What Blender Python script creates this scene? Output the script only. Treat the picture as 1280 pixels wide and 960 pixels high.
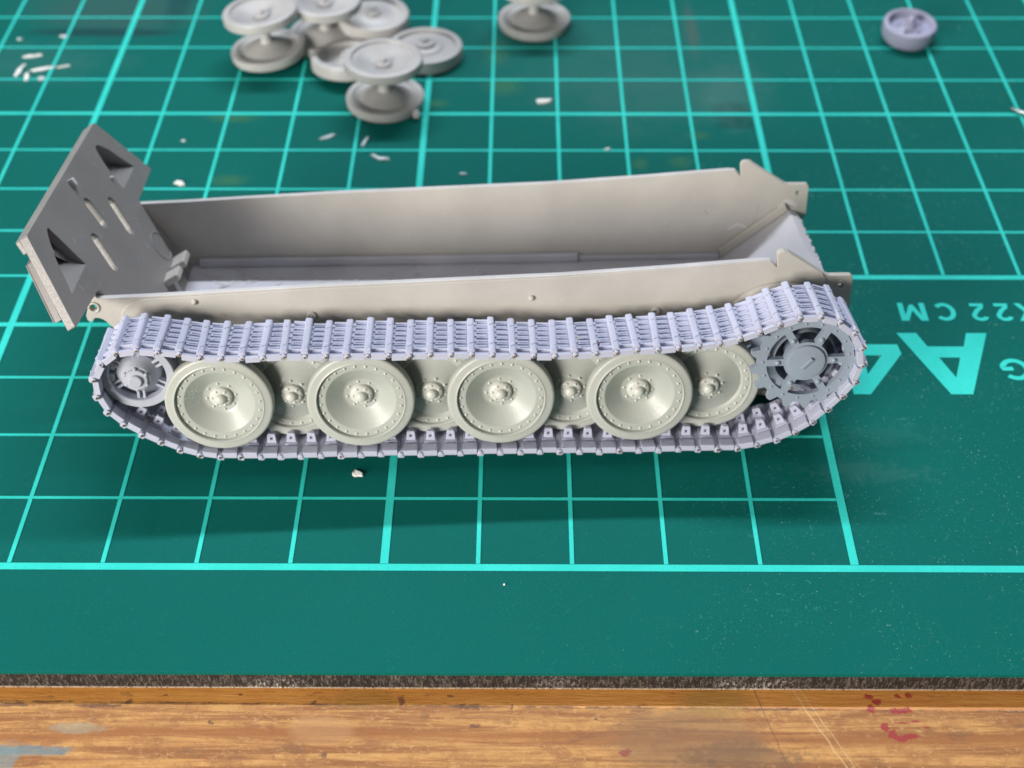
import bpy, bmesh, math, random
from math import sin, cos, pi, radians
from mathutils import Matrix, Vector
from mathutils.geometry import tessellate_polygon
random.seed(7)
# one unit = one centimetre
S = bpy.context.scene
for o in list(bpy.data.objects): bpy.data.objects.remove(o)
COL = S.collection

# ------------------------------------------------------------------ camera, world, lamps, exposure
RT = Vector((0.99997956, 0.00600009, -0.00220763)); UP = Vector((-0.00239441, 0.67164421, 0.74086997)); FW = Vector((-0.00592803, 0.74084955, -0.67164485))
CAM = Vector((1.44883, -10.1814, 11.86223))
cd = bpy.data.cameras.new('camera'); cam = bpy.data.objects.new('camera', cd); COL.objects.link(cam)
cam.matrix_world = Matrix(((RT.x, UP.x, -FW.x, CAM.x), (RT.y, UP.y, -FW.y, CAM.y), (RT.z, UP.z, -FW.z, CAM.z), (0, 0, 0, 1)))
cd.sensor_width = 36; cd.lens = 1827.43/1280*36; cd.clip_start = .5; cd.clip_end = 500
cd.dof.use_dof = True; cd.dof.focus_distance = 15.0; cd.dof.aperture_fstop = .0514/.14
S.camera = cam
W = bpy.data.worlds.new('World'); S.world = W; W.use_nodes = True
W.node_tree.nodes['Background'].inputs[0].default_value = (.95, .97, 1.0, 1)
W.node_tree.nodes['Background'].inputs[1].default_value = .065

def lamp(name, pos, target, size, power, col):
    l = bpy.data.lights.new(name, 'AREA'); l.shape = 'RECTANGLE'; l.size, l.size_y = size; l.energy = power; l.color = col
    o = bpy.data.objects.new(name, l); COL.objects.link(o); o.location = pos
    o.rotation_euler = (Vector(target)-Vector(pos)).to_track_quat('-Z', 'Y').to_euler(); return o
TGT = Vector((1, 3, 0))
e = radians(55)
lamp('ceiling_tube_lamp', TGT+Vector((-3.7, 150*cos(e), 150*sin(e))), TGT, (130, 4), 228000, (.86, .92, 1.0))
lamp('overhead_fill_lamp', TGT+Vector((10, 22, 150)), TGT, (110, 30), 30000, (.88, .93, 1.0))  # added overhead fill, brightens the dark hull floor
lamp('window_lamp', TGT+Vector((-.62*58, -.72*58, .29*58)), TGT, (26, 20), 49000, (1.0, .95, .87))
vs = S.view_settings; vs.view_transform = 'Standard'; vs.look = 'None'; vs.exposure = 0; vs.gamma = 1

# ------------------------------------------------------------------ node helpers
class N:
    def __init__(s, name):
        s.m = bpy.data.materials.new(name); s.m.use_nodes = True; s.t = s.m.node_tree; s.b = s.t.nodes['Principled BSDF']
    def n(s, typ, **kw):
        x = s.t.nodes.new(typ)
        for k, v in kw.items():
            if k.startswith('i_'): x.inputs[k[2:]].default_value = v
            else: setattr(x, k, v)
        return x
    def l(s, a, b): s.t.links.new(a, b)
    def co(s): 
        return s.n('ShaderNodeTexCoord').outputs['Object']
    def map(s, v, scale=(1, 1, 1), loc=(0, 0, 0)):
        x = s.n('ShaderNodeMapping'); x.inputs['Scale'].default_value = scale; x.inputs['Location'].default_value = loc; s.l(v, x.inputs[0]); return x.outputs[0]
    def noise(s, v, sc, det=3, rough=.55, dist=0):
        x = s.n('ShaderNodeTexNoise'); x.inputs['Scale'].default_value = sc; x.inputs['Detail'].default_value = det; x.inputs['Roughness'].default_value = rough
        x.inputs['Distortion'].default_value = dist; s.l(v, x.inputs['Vector']); return x
    def ramp(s, f, a, b, ca=0., cb=1.):
        x = s.n('ShaderNodeMapRange'); x.interpolation_type = 'SMOOTHSTEP'
        for i, v in enumerate((a, b, ca, cb)): x.inputs[i+1].default_value = v
        s.l(f, x.inputs[0]); return x.outputs[0]
    def mix(s, f, a, b, mode='MIX'):
        x = s.n('ShaderNodeMix', data_type='RGBA', blend_type=mode)
        for inp, v in ((x.inputs[0], f), (x.inputs[6], a), (x.inputs[7], b)):
            if isinstance(v, (int, float)): inp.default_value = v
            elif isinstance(v, tuple): inp.default_value = (*v, 1) if len(v) == 3 else v
            else: s.l(v, inp)
        return x.outputs[2]
    def mul(s, a, b, op='MULTIPLY'):
        x = s.n('ShaderNodeMath', operation=op)
        for i, v in enumerate((a, b)):
            if isinstance(v, (int, float)): x.inputs[i].default_value = v
            else: s.l(v, x.inputs[i])
        return x.outputs[0]
    def blob(s, co, c, r, amp=.9, sc=4., soft=.35):
        """mask of a stain with a ragged outline, centred at c"""
        a = s.n('ShaderNodeVectorMath', operation='SUBTRACT'); s.l(co, a.inputs[0]); a.inputs[1].default_value = (*c, 0)
        m = s.n('ShaderNodeVectorMath', operation='MULTIPLY'); s.l(a.outputs[0], m.inputs[0]); m.inputs[1].default_value = (1/r[0], 1/r[1], 0)
        nz = s.noise(co, sc, 4, .65)
        ns = s.n('ShaderNodeVectorMath', operation='SUBTRACT'); s.l(nz.outputs['Color'], ns.inputs[0]); ns.inputs[1].default_value = (.5, .5, .5)
        nm = s.n('ShaderNodeVectorMath', operation='SCALE'); s.l(ns.outputs[0], nm.inputs[0]); nm.inputs['Scale'].default_value = amp*2
        ad = s.n('ShaderNodeVectorMath', operation='ADD'); s.l(m.outputs[0], ad.inputs[0]); s.l(nm.outputs[0], ad.inputs[1])
        ml = s.n('ShaderNodeVectorMath', operation='MULTIPLY'); s.l(ad.outputs[0], ml.inputs[0]); ml.inputs[1].default_value = (1, 1, 0)
        ln = s.n('ShaderNodeVectorMath', operation='LENGTH'); s.l(ml.outputs[0], ln.inputs[0])
        return s.ramp(ln.outputs['Value'], 1-soft, 1+soft, 1., 0.)
    def bump(s, h, strength, dist):
        x = s.n('ShaderNodeBump'); x.inputs['Strength'].default_value = strength; x.inputs['Distance'].default_value = dist
        s.l(h, x.inputs['Height']); s.l(x.outputs[0], s.b.inputs['Normal']); return x
    def col(s, c): s.l(c, s.b.inputs['Base Color'])
    def rough(s, r):
        if isinstance(r, (int, float)): s.b.inputs['Roughness'].default_value = r
        else: s.l(r, s.b.inputs['Roughness'])

def plastic(name, c, var=.12, rough=.45, bump=.25, scuff=0., sss=0., spec=.5):
    k = N(name); co = k.co(); a = k.noise(co, 1.3, 4).outputs['Fac']; f = k.noise(co, 38, 3, .6).outputs['Fac']
    dark = tuple(x*(1-var) for x in c); lite = tuple(min(1, x*(1+var)) for x in c)
    base = k.mix(k.ramp(a, .3, .7), dark, lite)
    if scuff:
        st = k.noise(k.map(co, (14, 14, 22)), 1.2, 5, .75, .6).outputs['Fac']
        base = k.mix(k.mul(k.ramp(st, .60, .72), scuff), base, tuple(min(.85, x*1.5+.08) for x in c))
    k.col(base); k.rough(k.ramp(f, .2, .8, rough-.08, rough+.1)); k.bump(f, bump, .012)
    k.b.inputs['Specular IOR Level'].default_value = spec
    if sss:
        k.b.inputs['Subsurface Weight'].default_value = sss; k.b.inputs['Subsurface Radius'].default_value = (.05, .05, .06); k.b.inputs['Subsurface Scale'].default_value = 1
    return k.m
M_HULL = plastic('hull_plastic', (.51, .485, .445), .07, .44, .2, .25)
M_PLATE = plastic('rear_plate_plastic', (.27, .258, .255), .06, .42, .2, .3)
M_FLOOR = plastic('floor_plastic', (.56, .55, .60), .08, .45, .2, .4)  # paler than the hull, light from above put into the floor colour
M_GLACIS = plastic('glacis_plastic', (.50, .49, .52), .05, .5, .15, .25)
M_MARK = plastic('scraped_and_rim_lit_plastic', (.62, .60, .60), .1, .5, .3)
M_WHEEL = plastic('wheel_plastic', (.45, .468, .435), .06, .38, .15, .22)
M_TYRE = plastic('tyre_plastic', (.475, .49, .455), .05, .36, .15, .15)
M_BOLT = plastic('bolt_plastic', (.60, .605, .56), .05, .33, .1)
M_TRACK = plastic('track_resin', (.50, .515, .645), .07, .42, .3, .25)
M_SPRK = plastic('sprocket_resin', (.285, .335, .41), .05, .45, .25, .2)
M_IDLER = plastic('idler_resin', (.44, .46, .54), .05, .42, .2, .2)
M_LOOSE = plastic('loose_wheel_plastic', (.46, .45, .445), .08, .42, .2, .25)
M_PURPLE = plastic('loose_idler_resin', (.33, .33, .46), .06, .42, .2)
M_CHIP = plastic('white_chip', (.86, .85, .82), .04, .5, .3)
M_SLIVER = plastic('clear_sliver', (.60, .68, .70), .05, .25, .2)
M_BRASS = plastic('pin_wire', (.30, .22, .13), .35, .35, .2)
M_BRASS.node_tree.nodes['Principled BSDF'].inputs['Metallic'].default_value = .7
M_STEEL = plastic('needle_steel', (.6, .6, .6), .1, .3, .1); M_STEEL.node_tree.nodes['Principled BSDF'].inputs['Metallic'].default_value = .9
M_RED = plastic('red_paint', (.16, .01, .015), .2, .4, .2)

def mat_scuffed_wheel():
    k = N('scuffed_wheel_plastic'); co = k.co(); c = (.45, .468, .435); f = k.noise(co, 38, 3).outputs['Fac']
    cc = k.n('ShaderNodeVectorMath', operation='SUBTRACT'); k.l(co, cc.inputs[0]); cc.inputs[1].default_value = (-.24, 0, .05)
    ln = k.n('ShaderNodeVectorMath', operation='LENGTH'); k.l(cc.outputs[0], ln.inputs[0])
    near = k.ramp(ln.outputs['Value'], .06, .22, 1, 0)
    sp = k.noise(co, 48, 2, .7).outputs['Fac']; m = k.mul(k.ramp(sp, .53, .58), near)
    sp2 = k.noise(co, 30, 3, .8).outputs['Fac']; m2 = k.mul(k.ramp(sp2, .70, .74), .5)
    k.col(k.mix(k.mul(m, m2, 'MAXIMUM'), c, (.86, .87, .85))); k.rough(.34); k.bump(k.mul(f, m), .3, .012); return k.m
M_WHEEL_S = mat_scuffed_wheel()

def mat_mat():
    k = N('cutting_mat_vinyl'); co = k.co()
    big = k.noise(co, .25, 3).outputs['Fac']; fine = k.noise(co, 60, 3, .7).outputs['Fac']; mid = k.noise(co, 3, 5, .7).outputs['Fac']
    base = k.mix(k.ramp(big, .3, .7), (.0025, .116, .097), (.0035, .128, .110))
    base = k.mix(k.ramp(mid, .35, .75, 0, .35), base, (.006, .138, .120))
    base = k.mix(k.ramp(fine, .45, .7, 0, .5), base, (.010, .165, .148))
    def st(c, r, colr, a, amp=.9, sc=4., soft=.35):
        nonlocal base
        base = k.mix(k.mul(k.blob(co, c, r, amp, sc, soft), a), base, colr)
    st((4.64, 9.05), (.26, .30), (.004, .075, .068), .9, .5, 3)
    st((4.72, 8.72), (.34, .12), (.004, .075, .068), .7, .5, 3)
    for c, r in (((4.07, 8.42), (.14, .10)), ((3.17, 7.65), (.10, .12)), ((.14, 9.29), (.16, .09)), ((-2.74, 7.23), (.22, .12)), ((1.04, 10.87), (.16, .35)), ((1.18, 9.83), (.22, .22)), ((3.78, 7.7), (.15, .12)), ((-2.9, 8.9), (.3, .12))):
        st(c, r, (.07, .19, .07), .42, .9, 6, .8)
    st((-5.4, 12.3), (1.3, .75), (.05, .10, .10), .55, .5, 1.2, .5)
    st((-5.4, 11.5), (1.2, .13), (.012, .05, .06), .75, .35, 1.2, .5)
    st((-4.35, 12.6), (.18, .8), (.012, .06, .07), .6, .3, 1.2, .6)
    st((3.3, 9.6), (1.3, .9), (.06, .17, .155), .35, 1.2, 1.2, .8)
    st((3.0, 10.9), (2.2, 1.1), (.05, .165, .155), .3, 1.2, 1.0, .9)
    st((4.6, 9.5), (.35, .7), (.09, .2, .18), .35, .9, 2, .8)
    st((5.38, 1.43), (.55, .13), (.05, .18, .165), .35, 2.2, 9, .8)
    st((5.6, 2.05), (.5, .14), (.03, .17, .15), .3, 2.2, 9, .8)
    st((4.9, 9.9), (.4, .5), (.06, .18, .165), .3, .9, 2, .8)
    st((4.25, 11.6), (.09, .7), (.09, .12, .11), .55, .6, 2, .7)
    st((-6.3, 10.5), (1.1, .5), (.05, .17, .16), .35, 1.2, 2, .8)
    # light cutting scuffs: sparse short scratches and pale specks
    sep = k.n('ShaderNodeSeparateXYZ'); k.l(co, sep.inputs[0])
    where = k.mul(k.ramp(sep.outputs[0], 1, 6.5, .15, 1), k.ramp(k.noise(co, .8, 3).outputs['Fac'], .3, .65))
    for sc, lo, hi in (((18, 7, 1), .635, .70), ((6, 19, 1), .64, .70), ((13, 13, 1), .63, .69)):
        s_ = k.noise(k.map(co, sc, (sc[0], 3, 0)), 1.0, 4, .75, 1.2).outputs['Fac']
        base = k.mix(k.mul(k.mul(k.ramp(s_, lo, hi), where), .55), base, (.14, .40, .37))
    sp_ = k.noise(k.map(co, (1, 1, 1), (7, 7, 0)), 34, 2, .6).outputs['Fac']; base = k.mix(k.mul(k.mul(k.ramp(sp_, .69, .73), where), .8), base, (.45, .62, .60))
    dk = k.noise(co, 22, 2, .6).outputs['Fac']; base = k.mix(k.ramp(dk, .68, .74, 0, .5), base, (.01, .07, .06))
    k.col(base); k.rough(k.ramp(mid, .3, .7, .58, .7)); k.bump(fine, .25, .01); k.b.inputs['Specular IOR Level'].default_value = .04
    return k.m
M_MAT = mat_mat()
def mat_core():
    k = N('mat_core_black'); co = k.co()
    a = k.noise(k.map(co, (1, 1, .30)), 46, 4, .8).outputs['Fac']; b = k.noise(co, .7, 3).outputs['Fac']; c2 = k.noise(k.map(co, (1, 1, .55)), 34, 5, .85).outputs['Fac']
    base = k.mix(k.ramp(a, .46, .66), (.016, .012, .010), (.17, .145, .125))
    sep = k.n('ShaderNodeSeparateXYZ'); k.l(co, sep.inputs[0])
    low = k.ramp(sep.outputs[2], -.27, -.05, 1, .12)
    white = k.mul(k.mul(k.ramp(c2, .50, .62), low), k.ramp(b, .50, .62))
    base = k.mix(white, base, (.80, .77, .72))
    rim = k.mul(k.ramp(sep.outputs[2], -.27, -.235, 1, 0), k.ramp(c2, .38, .5)); base = k.mix(k.mul(rim, .8), base, (.72, .62, .5))
    k.col(base); k.rough(.8); k.bump(a, .8, .03); return k.m
M_CORE = mat_core()
def mat_print():
    k = N('mat_print_cyan'); co = k.co(); a = k.noise(co, 30, 4, .7).outputs['Fac']; b = k.noise(co, 1.2, 4).outputs['Fac']
    base = k.mix(k.ramp(b, .3, .7), (.028, .62, .54), (.042, .70, .61))
    base = k.mix(k.ramp(a, .5, .78, 0, .45), base, (.018, .36, .33))
    wear = k.noise(k.map(co, (1, 2, 1)), 7, 5, .75).outputs['Fac']; base = k.mix(k.ramp(wear, .66, .74, 0, .6), base, (.015, .20, .18))
    k.col(base); k.rough(.65); k.b.inputs['Specular IOR Level'].default_value = .12; k.bump(a, .2, .01); return k.m
M_PRINT = mat_print()
def mat_wood():
    k = N('worn_pine'); co = k.co(); sep = k.n('ShaderNodeSeparateXYZ'); k.l(co, sep.inputs[0])
    warp = k.noise(k.map(co, (.22, 1, 1)), 1.1, 3).outputs['Fac']
    y = k.mul(sep.outputs[1], k.mul(warp, .35), 'ADD')
    g1 = k.noise(k.map(co, (.35, 7, 1)), 1.6, 6, .65, .5).outputs['Fac']; g2 = k.noise(k.map(co, (1.6, 14, 1)), 3, 4, .75).outputs['Fac']; blot = k.noise(co, 2.6, 5, .7).outputs['Fac']
    base = k.mix(k.ramp(g1, .38, .62), (.29, .100, .020), (.60, .295, .08))
    base = k.mix(k.ramp(blot, .47, .66, 0, .65), base, (.30, .105, .025))
    fib = k.noise(k.map(co, (2.2, 30, 1)), 2.2, 4, .8).outputs['Fac']; spk = k.noise(co, 17, 4, .8).outputs['Fac']
    base = k.mix(k.ramp(g2, .52, .8, 0, .55), base, (.62, .35, .11))
    base = k.mix(k.ramp(fib, .56, .72, 0, .35), base, (.68, .42, .15)); mot = k.noise(k.map(co, (5, 13, 1)), 1.6, 5, .75, .4).outputs['Fac']; base = k.mix(k.ramp(mot, .52, .66, 0, .5), base, (.36, .15, .04)); base = k.mix(k.ramp(mot, .46, .36, 0, .4), base, (.68, .40, .14))
    base = k.mix(k.ramp(spk, .58, .70, 0, .5), base, (.72, .46, .18)); base = k.mix(k.ramp(spk, .42, .30, 0, .5), base, (.27, .11, .035))
    # growth ring streak and lacquer strip, its orange painted to lift the mat's shadow
    wy = k.n('ShaderNodeMath', operation='WRAP'); 
    st = k.ramp(k.mul(k.mul(y, 1.87, 'ADD'), 0, 'ADD'), -.0, .12, 0, 1); st2 = k.ramp(k.mul(y, 1.87, 'ADD'), .12, .22, 1, 0)
    base = k.mix(k.mul(k.mul(st, st2), .8), base, (.34, .115, .02))
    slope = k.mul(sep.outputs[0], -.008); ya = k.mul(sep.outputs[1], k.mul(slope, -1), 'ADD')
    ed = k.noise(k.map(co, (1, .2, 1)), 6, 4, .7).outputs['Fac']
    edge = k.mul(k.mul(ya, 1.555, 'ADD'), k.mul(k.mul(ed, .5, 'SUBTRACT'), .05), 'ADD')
    warm_shade_band = k.ramp(edge, -.012, .012)
    band_col = k.mix(k.ramp(k.noise(k.map(co, (.8, 5, 1)), 1.5, 4).outputs['Fac'], .3, .7), (.66, .245, .036), (.80, .34, .065))
    base = k.mix(k.mul(warm_shade_band, .65), base, band_col)
    dirt = k.noise(k.map(co, (1.2, 2.5, 1), (3, 1, 0)), 2.0, 5, .75).outputs['Fac']; base = k.mix(k.ramp(dirt, .58, .68, 0, .55), base, (.20, .085, .03))
    line = k.mul(k.ramp(edge, -.03, -.004), k.ramp(edge, .0, .02, 1, 0)); base = k.mix(k.mul(k.mul(line, k.ramp(k.noise(co, 2.2, 4, .8).outputs['Fac'], .42, .62)), .8), base, (.10, .045, .02))
    def stn(c, r, colr, a, amp=.8, sc=9., soft=.3):
        nonlocal base
        base = k.mix(k.mul(k.blob(co, c, r, amp, sc, soft), a), base, colr)
    RED = (.33, .010, .016)
    for x_, y_, rx_, ry_ in ((4.93, -1.44, .05, .03), (5.0, -1.50, .055, .035), (4.93, -1.58, .04, .05), (5.2, -1.61, .08, .035), (5.28, -1.60, .05, .03), (5.22, -1.43, .03, .03), (5.33, -1.42, .045, .03), (5.03, -1.80, .04, .05), (5.09, -1.88, .045, .05), (5.17, -1.93, .08, .035), (5.27, -1.90, .07, .03), (5.2, -1.75, .06, .012), (5.34, -1.73, .04, .012), (5.44, -1.80, .03, .01), (2.46, -2.11, .05, .035), (2.50, -2.09, .03, .03)):
        stn((x_, y_), (rx_, ry_), RED, .85, 1.3, 26, .25)
    stn((-3.25, -2.1), (.34, .06), (.10, .20, .24), .75, .9, 6); stn((-3.5, -2.2), (.12, .18), (.16, .26, .28), .6, .9, 6); stn((-2.9, -1.84), (.25, .06), (.35, .30, .2), .6)
    for c, r in (((.27, -1.49), (.045, .08)), ((1.37, -1.575), (.015, .05)), ((-2.45, -1.53), (.05, .035)), ((-.6, -1.53), (.03, .03)), ((.75, -1.45), (.04, .02)), ((-.45, -2.14), (.045, .035)), ((-3.6, -1.57), (.2, .03)), ((-2.75, -1.58), (.3, .025)), ((.95, -1.575), (.2, .035)), ((2.2, -1.72), (.02, .02)), ((1.0, -1.80), (.07, .03)), ((-1.6, -1.77), (.04, .03)), ((-2.1, -1.45), (.03, .015)), ((-1.35, -1.44), (.04, .015)), ((3.3, -2.2), (.05, .04))):
        stn(c, (r[0]*.8, r[1]*.8), (.10, .04, .02), .75, 1.8, 18, .35)
    stn((3.1, -1.95), (.75, .34), (.24, .125, .05), .6, .45, 2.2, .25); stn((3.4, -1.5), (.35, .2), (.30, .17, .03), .5, .4, 2); stn((3.6, -2.15), (.5, .16), (.17, .085, .035), .6, 1.4, 6)
    stn((-.5, -1.85), (.3, .16), (.5, .26, .10), .5, .5, 3); stn((-.1, -1.5), (.3, .12), (.33, .17, .03), .4)
    # crack lines
    for x0, sl, w, c, a in ((3.93, .25, .008, (.16, .07, .03), .55), (4.42, .45, .010, (.76, .52, .26), .45), (4.5, .45, .008, (.72, .5, .25), .35)):
        d = k.mul(k.mul(sep.outputs[0], k.mul(k.mul(sep.outputs[1], 1.9, 'ADD'), -sl), 'SUBTRACT'), k.mul(k.noise(co, 5, 3).outputs['Fac'], .05), 'ADD')
        ab = k.n('ShaderNodeMath', operation='ABSOLUTE'); k.l(k.mul(d, x0+.025, 'SUBTRACT'), ab.inputs[0])
        base = k.mix(k.mul(k.ramp(ab.outputs[0], w*.4, w*1.6, 1, 0), a), base, c)
    k.col(base); k.rough(k.ramp(warm_shade_band, 0, 1, .62, .34)); k.bump(k.mul(g1, k.mul(g2, blot, 'ADD'), 'ADD'), .35, .02); return k.m
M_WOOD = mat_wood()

# ------------------------------------------------------------------ mesh helpers
class MB:
    def __init__(s): s.v = []; s.f = []
    def add(s, vs_, fs):
        k = len(s.v); s.v += [tuple(p) for p in vs_]; s.f += [tuple(i+k for i in f) for f in fs]; return s
    def box(s, x0, x1, y0, y1, z0, z1, M=None):
        p = [Vector((x, y, z)) for z in (z0, z1) for y in (y0, y1) for x in (x0, x1)]
        if M: p = [M @ q for q in p]
        return s.add(p, [(0, 2, 3, 1), (4, 5, 7, 6), (0, 1, 5, 4), (2, 6, 7, 3), (0, 4, 6, 2), (1, 3, 7, 5)])
    def prism(s, loops, place, a, b):
        """loops[0] outline, the rest holes (2D); place(u, v, w) -> 3D; extruded from w=a to w=b"""
        tri = tessellate_polygon([[Vector((p[0], p[1], 0)) for p in L] for L in loops])
        flat = [p for L in loops for p in L]; n = len(flat)
        vs_ = [place(p[0], p[1], a) for p in flat]+[place(p[0], p[1], b) for p in flat]
        fs = [tuple(t) for t in tri]+[tuple(i+n for i in reversed(t)) for t in tri]; k = 0
        for L in loops:
            m = len(L); fs += [(k+i, k+(i+1) % m, k+(i+1) % m+n, k+i+n) for i in range(m)]; k += m
        return s.add(vs_, fs)
    def lathe(s, prof, seg=48, place=None):
        """prof [(r, h)], axis along -Y (h towards -Y)"""
        place = place or (lambda x, z, h: (x, -h, z)); rings = []; k = len(s.v)
        for r, h in prof:
            if r < 1e-6: rings.append([len(s.v)]); s.v.append(tuple(place(0, 0, h)))
            else:
                rings.append(list(range(len(s.v), len(s.v)+seg)))
                s.v += [tuple(place(r*cos(2*pi*i/seg), r*sin(2*pi*i/seg), h)) for i in range(seg)]
        for A, B in zip(rings, rings[1:]):
            for i in range(seg):
                j = (i+1) % seg; q = [A[i % len(A)], A[j % len(A)], B[j % len(B)], B[i % len(B)]]; u = []
                for z in q:
                    if z not in u: u.append(z)
                if len(u) > 2: s.f.append(tuple(u))
        return s
    def dome(s, c, r, h, ax=(0, -1, 0), seg=8):
        A = Vector(ax); q = A.to_track_quat('Z', 'Y').to_matrix()
        pr = [(r, -.3*h), (r*.92, h*.45), (r*.5, h*.88), (0, h)]
        return s.lathe(pr, seg, lambda x, z, t: Vector(c)+q @ Vector((x, z, t)))
    def mesh(s, name, angle=35, bevel=0):
        me = bpy.data.meshes.new(name); me.from_pydata(s.v, [], s.f)
        bm = bmesh.new(); bm.from_mesh(me); bmesh.ops.recalc_face_normals(bm, faces=bm.faces)
        if bevel: 
            ed = [x for x in bm.edges if len(x.link_faces) == 2 and x.calc_face_angle(0) > radians(40)]
            bmesh.ops.bevel(bm, geom=ed, offset=bevel, segments=2, profile=.5, affect='EDGES', clamp_overlap=True)
        bm.to_mesh(me); bm.free()
        me.polygons.foreach_set('use_smooth', [True]*len(me.polygons)); me.set_sharp_from_angle(angle=radians(min(angle, 15) if bevel else angle)); return me
def put(name, me, mat, parent=None, loc=(0, 0, 0), rot=(0, 0, 0)):
    o = bpy.data.objects.new(name, me); COL.objects.link(o)
    if mat and not me.materials: me.materials.append(mat)
    o.location = loc; o.rotation_euler = rot
    if parent: o.parent = parent
    if name.endswith(('bolts', 'rivets', 'marks')): o['kind'] = 'stuff'
    return o
def thing(o, label, cat, group=None):
    o['label'] = label; o['category'] = cat
    if group: o['group'] = group
    return o
def empty(name, loc=(0, 0, 0), rot=(0, 0, 0)):
    o = bpy.data.objects.new(name, None); COL.objects.link(o); o.location = loc; o.rotation_euler = rot; o.empty_display_size = .2; return o

# ------------------------------------------------------------------ table and cutting mat
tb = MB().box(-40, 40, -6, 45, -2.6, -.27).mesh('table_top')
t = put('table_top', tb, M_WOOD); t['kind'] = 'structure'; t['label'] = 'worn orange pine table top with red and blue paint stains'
mat = empty('cutting_mat'); thing(mat, 'green A4 cutting mat with cyan centimetre grid lying on the wooden table', 'cutting mat')
put('surface_layer', MB().box(-17, 17, -1.365, 21, -.05, 0).mesh('surface_layer', bevel=.006), M_MAT, mat)
put('black_core', MB().box(-16.995, 16.995, -1.36, 20.995, -.2695, -.051).mesh('black_core'), M_CORE, mat)
Z = .004
def strip(x0, x1, y0, y1, z=Z):
    b = MB(); n = max(1, int(max(x1-x0, y1-y0)/.5))
    if x1-x0 > y1-y0:
        xs = [x0+(x1-x0)*i/n for i in range(n+1)]; v = [(x, y, z) for x in xs for y in (y0, y1)]; f = [(2*i, 2*i+2, 2*i+3, 2*i+1) for i in range(n)]
    else:
        ys = [y0+(y1-y0)*i/n for i in range(n+1)]; v = [(x, y, z) for y in ys for x in (x0, x1)]; f = [(2*i, 2*i+1, 2*i+3, 2*i+2) for i in range(n)]
    return b.add(v, f)
def line(name, *a): put(name, strip(*a).mesh(name), M_PRINT, mat)
for r in range(0, 20):
    w = .047 if r == 0 else (.038 if r % 5 == 4 else .021)
    yc = r if r else .0
    if r == 0: line('grid_line', -16, 16, yc-w, yc+w)
    elif r < 5: line('grid_line', -16, 5-.046, r-w, r+w)
    else: line('grid_line', -16, 16, r-(.04 if r == 5 else w), r+(.04 if r == 5 else w)) if r != 5 else (line('grid_line', -16, 5-.046, r-w, r+w), line('grid_line', 5+.046, 16, r-.045, r+.045))
for c in range(-15, 16):
    w = .044 if c % 5 == 0 else .023
    if c <= 5: line('grid_line', c-w, c+w, .05, 19.0, Z+.0015)
    else: line('grid_line', c-w, c+w, 5.05, 19.0, Z+.0015)
# printed lettering, read from the far side of the mat
def flat(name, loops): 
    tri = tessellate_polygon([[Vector((p[0], p[1], 0)) for p in L] for L in loops]); fl = [p for L in loops for p in L]
    me = MB().add([(p[0], p[1], Z) for p in fl], [tuple(t_) for t_ in tri]).mesh(name)
    put('printed_letter', me, M_PRINT, mat)
def stroke(name, pts, w):
    P = [Vector(p) for p in pts]; L = []; R_ = []
    for i, p in enumerate(P):
        d = (P[min(i+1, len(P)-1)]-P[max(i-1, 0)]).normalized(); n_ = Vector((-d.y, d.x))*w/2; L.append(p+n_); R_.append(p-n_)
    n = len(P); put('printed_letter', MB().add([(q.x, q.y, Z) for q in L+R_], [(i, i+1, n+i+1, n+i) for i in range(n-1)]).mesh(name), M_PRINT, mat)
flat('letter_a', [[(6.161, 3.870), (6.409, 3.870), (6.499, 3.611), (6.948, 3.611), (7.034, 3.870), (7.291, 3.870), (6.868, 2.735), (6.606, 2.735)], [(6.600, 3.404), (6.859, 3.404), (6.730, 3.033)]])
flat('digit_4', [[(6.131, 3.649), (6.150, 3.470), (5.643, 2.731), (5.440, 2.731), (5.440, 3.440), (5.31, 3.44), (5.31, 3.649), (5.44, 3.649), (5.44, 3.87), (5.671, 3.87), (5.671, 3.649)], [(5.671, 3.440), (5.897, 3.440), (5.671, 3.093)]])
def rd(x1, y0, sx, sy): return lambda u, v: (x1-u*sx, y0-v*sy)      # letter frame: u to the reader's right, v up
f = rd(6.621, 4.468, .343, .356)
flat('letter_m', [[f(*p) for p in ((0, 0), (0, 1), (.27, 1), (.5, .42), (.73, 1), (1, 1), (1, 0), (.8, 0), (.8, .68), (.57, .1), (.43, .1), (.2, .68), (.2, 0))]])
def arc(cx, cy, rx, ry, a0, a1, n=22): return [(cx+rx*cos(radians(a0+(a1-a0)*i/n)), cy+ry*sin(radians(a0+(a1-a0)*i/n))) for i in range(n+1)]
f = rd(6.993, 4.469, .265, .357); stroke('letter_c', [f(*p) for p in arc(.53, .5, .42, .41, 42, 318)], .064)
for x1 in (7.402, 7.713):
    f = rd(x1, 4.464, .21, .351)
    stroke('digit_2', [f(*p) for p in arc(.5, .72, .36, .20, 165, -30)+[(.62, .42), (.3, .22), (.16, .09), (.97, .09)]], .06)
f = rd(8.06, 4.466, .29, .352)
flat('letter_x', [[f(*p) for p in ((0, 0), (.36, .5), (.02, 1), (.27, 1), (.5, .67), (.73, 1), (.98, 1), (.64, .5), (1, 0), (.74, 0), (.5, .34), (.26, 0))]])
f = rd(7.66, 3.385, .36, .395); stroke('letter_g', [f(*p) for p in arc(.5, .5, .41, .41, 45, 345)+[(.9, .47), (.55, .47)]], .07)

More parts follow.
